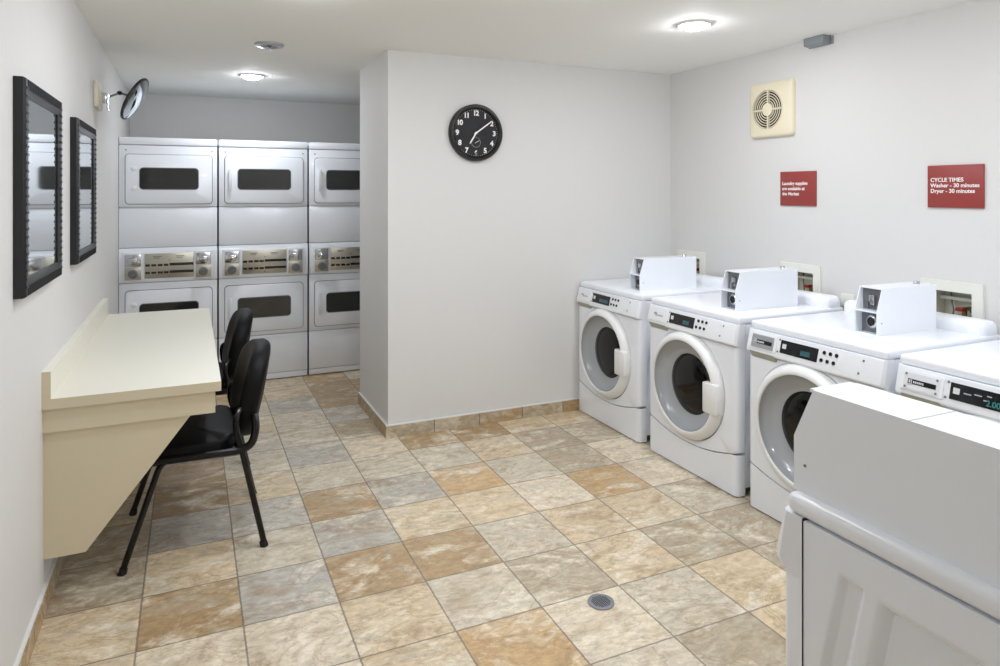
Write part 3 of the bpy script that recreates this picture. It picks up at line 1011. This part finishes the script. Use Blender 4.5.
# ------------------------------------------------------------------ clock
def clock():
    t = thing('wall_clock', 'round black wall clock with white numerals on the partition wall', 'clock', (5.56, YC, 5.705))
    Rr = 0.555
    part('rim', 'clockrim', t, lambda bm: add_lathe(bm, [(Rr, 0), (Rr, -0.09), (Rr - 0.02, -0.12), (Rr - 0.06, -0.125), (Rr - 0.095, -0.09), (Rr - 0.1, -0.05)], (0, 0, 0), (0, 1, 0), 64), label='black round rim')
    f = part('face', 'clockface', t, lambda bm: add_lathe(bm, [(Rr - 0.09, -0.05), (0, -0.05)], (0, 0, 0), (0, 1, 0), 64), label='black clock face')
    num = Rr * 0.70
    for h in range(1, 13):
        a = R(90 - 30 * h)
        sz = 0.135
        txt = str(h)
        text('numeral', txt, sz, 'white', t, axes((num * math.cos(a), -0.053, num * math.sin(a) - sz * 0.36), (1, 0, 0), (0, 0, 1)), 0.002, 'CENTER', 0.85)

    def ticks(bm):
        for i in range(60):
            a = R(6 * i); L0 = Rr * 0.80; L1 = Rr * (0.83 if i % 5 else 0.845)
            wd = 0.004 if i % 5 else 0.007
            ca, sa = math.cos(a), math.sin(a)
            q = [(L0, -wd), (L1, -wd), (L1, wd), (L0, wd)]
            add_prism(bm, [(x * ca - y * sa, x * sa + y * ca) for x, y in q], lambda u, v, ww: (u, ww, v), -0.056, -0.05)
    part('minute_marks', 'white', f, ticks, label='ring of white minute marks')

    def sub(bm):
        cx, cz = 0.0, -Rr * 0.335
        for i in range(24):
            a = 2 * PI * i / 24
            add_box(bm, cx + 0.095 * math.cos(a) - 0.004, cx + 0.095 * math.cos(a) + 0.004, -0.056, -0.05, cz + 0.095 * math.sin(a) - 0.004, cz + 0.095 * math.sin(a) + 0.004)
    part('seconds_dial', 'mark', f, sub, label='small dotted seconds dial')

    def hand(bm, ang, l, wd, tail, y, c0=(0, 0)):
        ca, sa = math.cos(R(ang)), math.sin(R(ang))
        q = [(-tail, -wd), (l * 0.8, -wd), (l, -wd * 0.3), (l, wd * 0.3), (l * 0.8, wd), (-tail, wd)]
        add_prism(bm, [(c0[0] + x * ca - z * sa, c0[1] + x * sa + z * ca) for x, z in q], lambda u, v, ww: (u, ww, v), y, y + 0.008)
    part('hour_hand', 'white', t, lambda bm: hand(bm, -122, 0.255, 0.014, 0.02, -0.075), label='white hour hand')
    part('minute_hand', 'white', t, lambda bm: hand(bm, 36, 0.41, 0.012, 0.06, -0.088), label='white minute hand')
    part('second_hand', 'mark', t, lambda bm: hand(bm, 28, 0.08, 0.005, 0.03, -0.065, (0, -Rr * 0.335)), label='small second hand')
    part('hub', 'white', t, lambda bm: add_cyl(bm, (0, -0.09, 0), (0, -0.05, 0), 0.022, 0.022, 16))


clock()


# ------------------------------------------------------------------ right wall: fan, signs, outlet boxes
def fan():
    t = thing('exhaust_fan', 'square ivory wall exhaust fan cover with round slotted grille', 'fan', (XR, 3.775, 6.075))

    def F(u, v, ww): return (-ww, -u, v)      # u to the viewer's right
    hs = 0.51

    def cover(bm):
        n = 48
        secs = [(0.0, 1.0), (0.05, 1.0), (0.085, 0.965), (0.10, 0.90)]
        base = resample(rrect(-hs, hs, -hs, hs, 0.08, 8), 120)
        rad = 0.36
        N = len(base)
        rings = [[bm.verts.new(F(u * k, v * k, d)) for u, v in base] for d, k in secs]
        cx = -0.06
        hole = []
        hole2 = []
        for u, v in base:
            a = math.atan2(v, u)
            hole.append(bm.verts.new(F(cx + rad * math.cos(a), rad * math.sin(a), 0.105)))
            hole2.append(bm.verts.new(F(cx + rad * math.cos(a), rad * math.sin(a), 0.03)))
        rings += [hole, hole2]
        for A, B in zip(rings, rings[1:]):
            for i in range(N): bm.faces.new((A[i], A[(i + 1) % N], B[(i + 1) % N], B[i]))
    cv = part('cover', 'ivory', t, cover, angle=40, label='ivory square cover')
    part('cavity', 'ivorydark', t, lambda bm: add_lathe(bm, [(0.365, 0.03), (0, 0.03)], F(-0.06, 0, 0), (-1, 0, 0), 40), label='dark cavity behind the grille')

    def grille(bm):
        for i in range(5):
            r = 0.158 + i * 0.046
            add_lathe(bm, [(r - 0.0075, 0.094), (r - 0.0075, 0.10), (r + 0.0075, 0.10), (r + 0.0075, 0.094)], F(-0.06, 0, 0), (-1, 0, 0), 48, True)
        add_lathe(bm, [(0.12, 0.06), (0.12, 0.105), (0.10, 0.112), (0, 0.114)], F(-0.06, 0, 0), (-1, 0, 0), 32)
        for a in (0, 90, 180, 270):
            ca, sa = math.cos(R(a)), math.sin(R(a))
            q = [(0.09, -0.012), (0.36, -0.012), (0.36, 0.012), (0.09, 0.012)]
            add_prism(bm, [(-0.06 + x * ca - y * sa, x * sa + y * ca) for x, y in q], F, 0.05, 0.098)
    part('grille', 'ivory', cv, grille, label='round grille of concentric rings')


fan()


def sign(y1, z0, z1, wd, label, lines, size, tx, tz, line):
    t = thing('wall_sign', label, 'sign', (XR, y1, z0), 0)
    part('board', 'red', t, lambda bm: add_box(bm, -0.03, 0, -wd, 0, 0, z1 - z0, 0.004))
    text('lettering', lines, size, 'white', t, axes((-0.031, -tx, tz), (0, -1, 0), (0, 0, 1)), 0.002, 'LEFT', 1.0, line, label='white lettering')


sign(3.596, 4.308, 4.916, 0.775, 'smaller red sign about laundry supplies, under the fan', 'Laundry supplies\nare available at\nthe Market', 0.083, 0.05, 0.37, 1.12)
sign(0.865, 4.326, 4.931, 0.772, 'red CYCLE TIMES sign on the right wall', 'CYCLE TIMES\nWasher - 30 minutes\nDryer - 30 minutes', 0.079, 0.045, 0.37, 1.0)


def outlet_box(y0, y1, label):
    t = thing('washer_outlet_box', label, 'outlet box', (XR, y1, BZ0), 0, 'recessed washer outlet boxes')
    W, Hh = y1 - y0, BZ1 - BZ0

    def F(u, v, ww): return (ww, -u, v)       # ww into the wall

    def fr(bm):
        for a in ((0, W, 0, BF), (0, W, Hh - BF, Hh), (0, BF, BF, Hh - BF), (W - BF, W, BF, Hh - BF)):
            add_prism(bm, [(a[0], a[2]), (a[1], a[2]), (a[1], a[3]), (a[0], a[3])], F, -0.045, 0.0)
    part('frame', 'boxframe', t, fr, label='white raised frame')
    i0, i1 = BF * 0.85, W - BF * 0.85
    j0, j1 = BF * 0.85, Hh - BF * 0.85

    def tub(bm):
        dp = 0.3
        for poly, a, b in (([(i0, j0), (i1, j0), (i1, j1), (i0, j1)], dp, dp + 0.02), ([(i0, j0), (i0 + 0.01, j0), (i0 + 0.01, j1), (i0, j1)], 0, dp), ([(i1 - 0.01, j0), (i1, j0), (i1, j1), (i1 - 0.01, j1)], 0, dp), ([(i0, j0), (i1, j0), (i1, j0 + 0.01), (i0, j0 + 0.01)], 0, dp), ([(i0, j1 - 0.01), (i1, j1 - 0.01), (i1, j1), (i0, j1)], 0, dp)):
            add_prism(bm, poly, F, a, b)
    part('recess', 'boxin', t, tub, label='cream recessed tub')
    part('rail', 'boxframe', t, lambda bm: add_prism(bm, [(i0, Hh * 0.60), (i1, Hh * 0.60), (i1, Hh * 0.66), (i0, Hh * 0.66)], F, 0.2, 0.3))
    for u, m, nm in ((0.50, 'redvalve', 'red'), (0.70, 'bluevalve', 'blue')):
        v = part('valve', 'brass', t, lambda bm: (add_cyl(bm, F(u, 0.18, 0.16), F(u, 0.33, 0.16), 0.035, 0.035, 14), add_cyl(bm, F(u, 0.33, 0.16), F(u, 0.33, 0.29), 0.03, 0.03, 12)), label='brass valve body')
        part('valve_handle', m, v, lambda bm: (add_box(bm, 0.03, 0.1, -u - 0.055, -u + 0.055, 0.31, 0.36, 0.012), add_box(bm, 0.06, 0.16, -u - 0.02, -u + 0.02, 0.32, 0.36)), label='%s valve handle' % nm)
        part('hose', 'black', v, lambda bm: add_tube(bm, smooth_path([F(u, 0.18, 0.16), F(u - 0.06, 0.08, 0.14), F(u - 0.1, 0.14, 0.05)], 0.08), 0.028))
    part('cord', 'greymetal', t, lambda bm: add_tube(bm, smooth_path([F(0.24, 0.52, 0.28), F(0.30, 0.40, 0.2), F(0.33, 0.30, 0.2), F(0.3, 0.16, 0.2)], 0.08), 0.012), label='thin grey cord')


outlet_box(5.60, 6.46, 'recessed white outlet box behind the coin box of the farthest washer')
outlet_box(2.72, 3.585, 'recessed white outlet box behind the second washer from the clock wall')
outlet_box(0.095, 0.96, 'recessed white outlet box with red and blue valves behind the third washer')
tag(part('wall_plate', 'boxframe', None, lambda bm: add_box(bm, XR - 0.03, XR, 2.08, 2.33, 2.68, 2.885, 0.01)), 'small white blank plate low on the right wall behind the third washer', 'wall plate')


# ------------------------------------------------------------------ floor drain
def drain():
    t = thing('floor_drain', 'round grey metal floor drain with holes set in a pale tile', 'drain', (4.636, 0.803, 0))
    part('ring', 'drain', t, lambda bm: add_lathe(bm, [(0.148, 0), (0.146, 0.012), (0.135, 0.014), (0.0, 0.012)], (0, 0, 0), (0, 0, 1), 40), label='grey metal disc')

    def holes(bm):
        for i in range(-5, 6):
            for j in range(-5, 6):
                x, y = i * 0.0225, j * 0.0225
                if math.hypot(x, y) < 0.108:
                    add_cyl(bm, (x, y, 0.011), (x, y, 0.0145), 0.008, 0.008, 8)
    part('grate_holes', 'hole', t, holes, label='dark grid of drain holes')


drain()
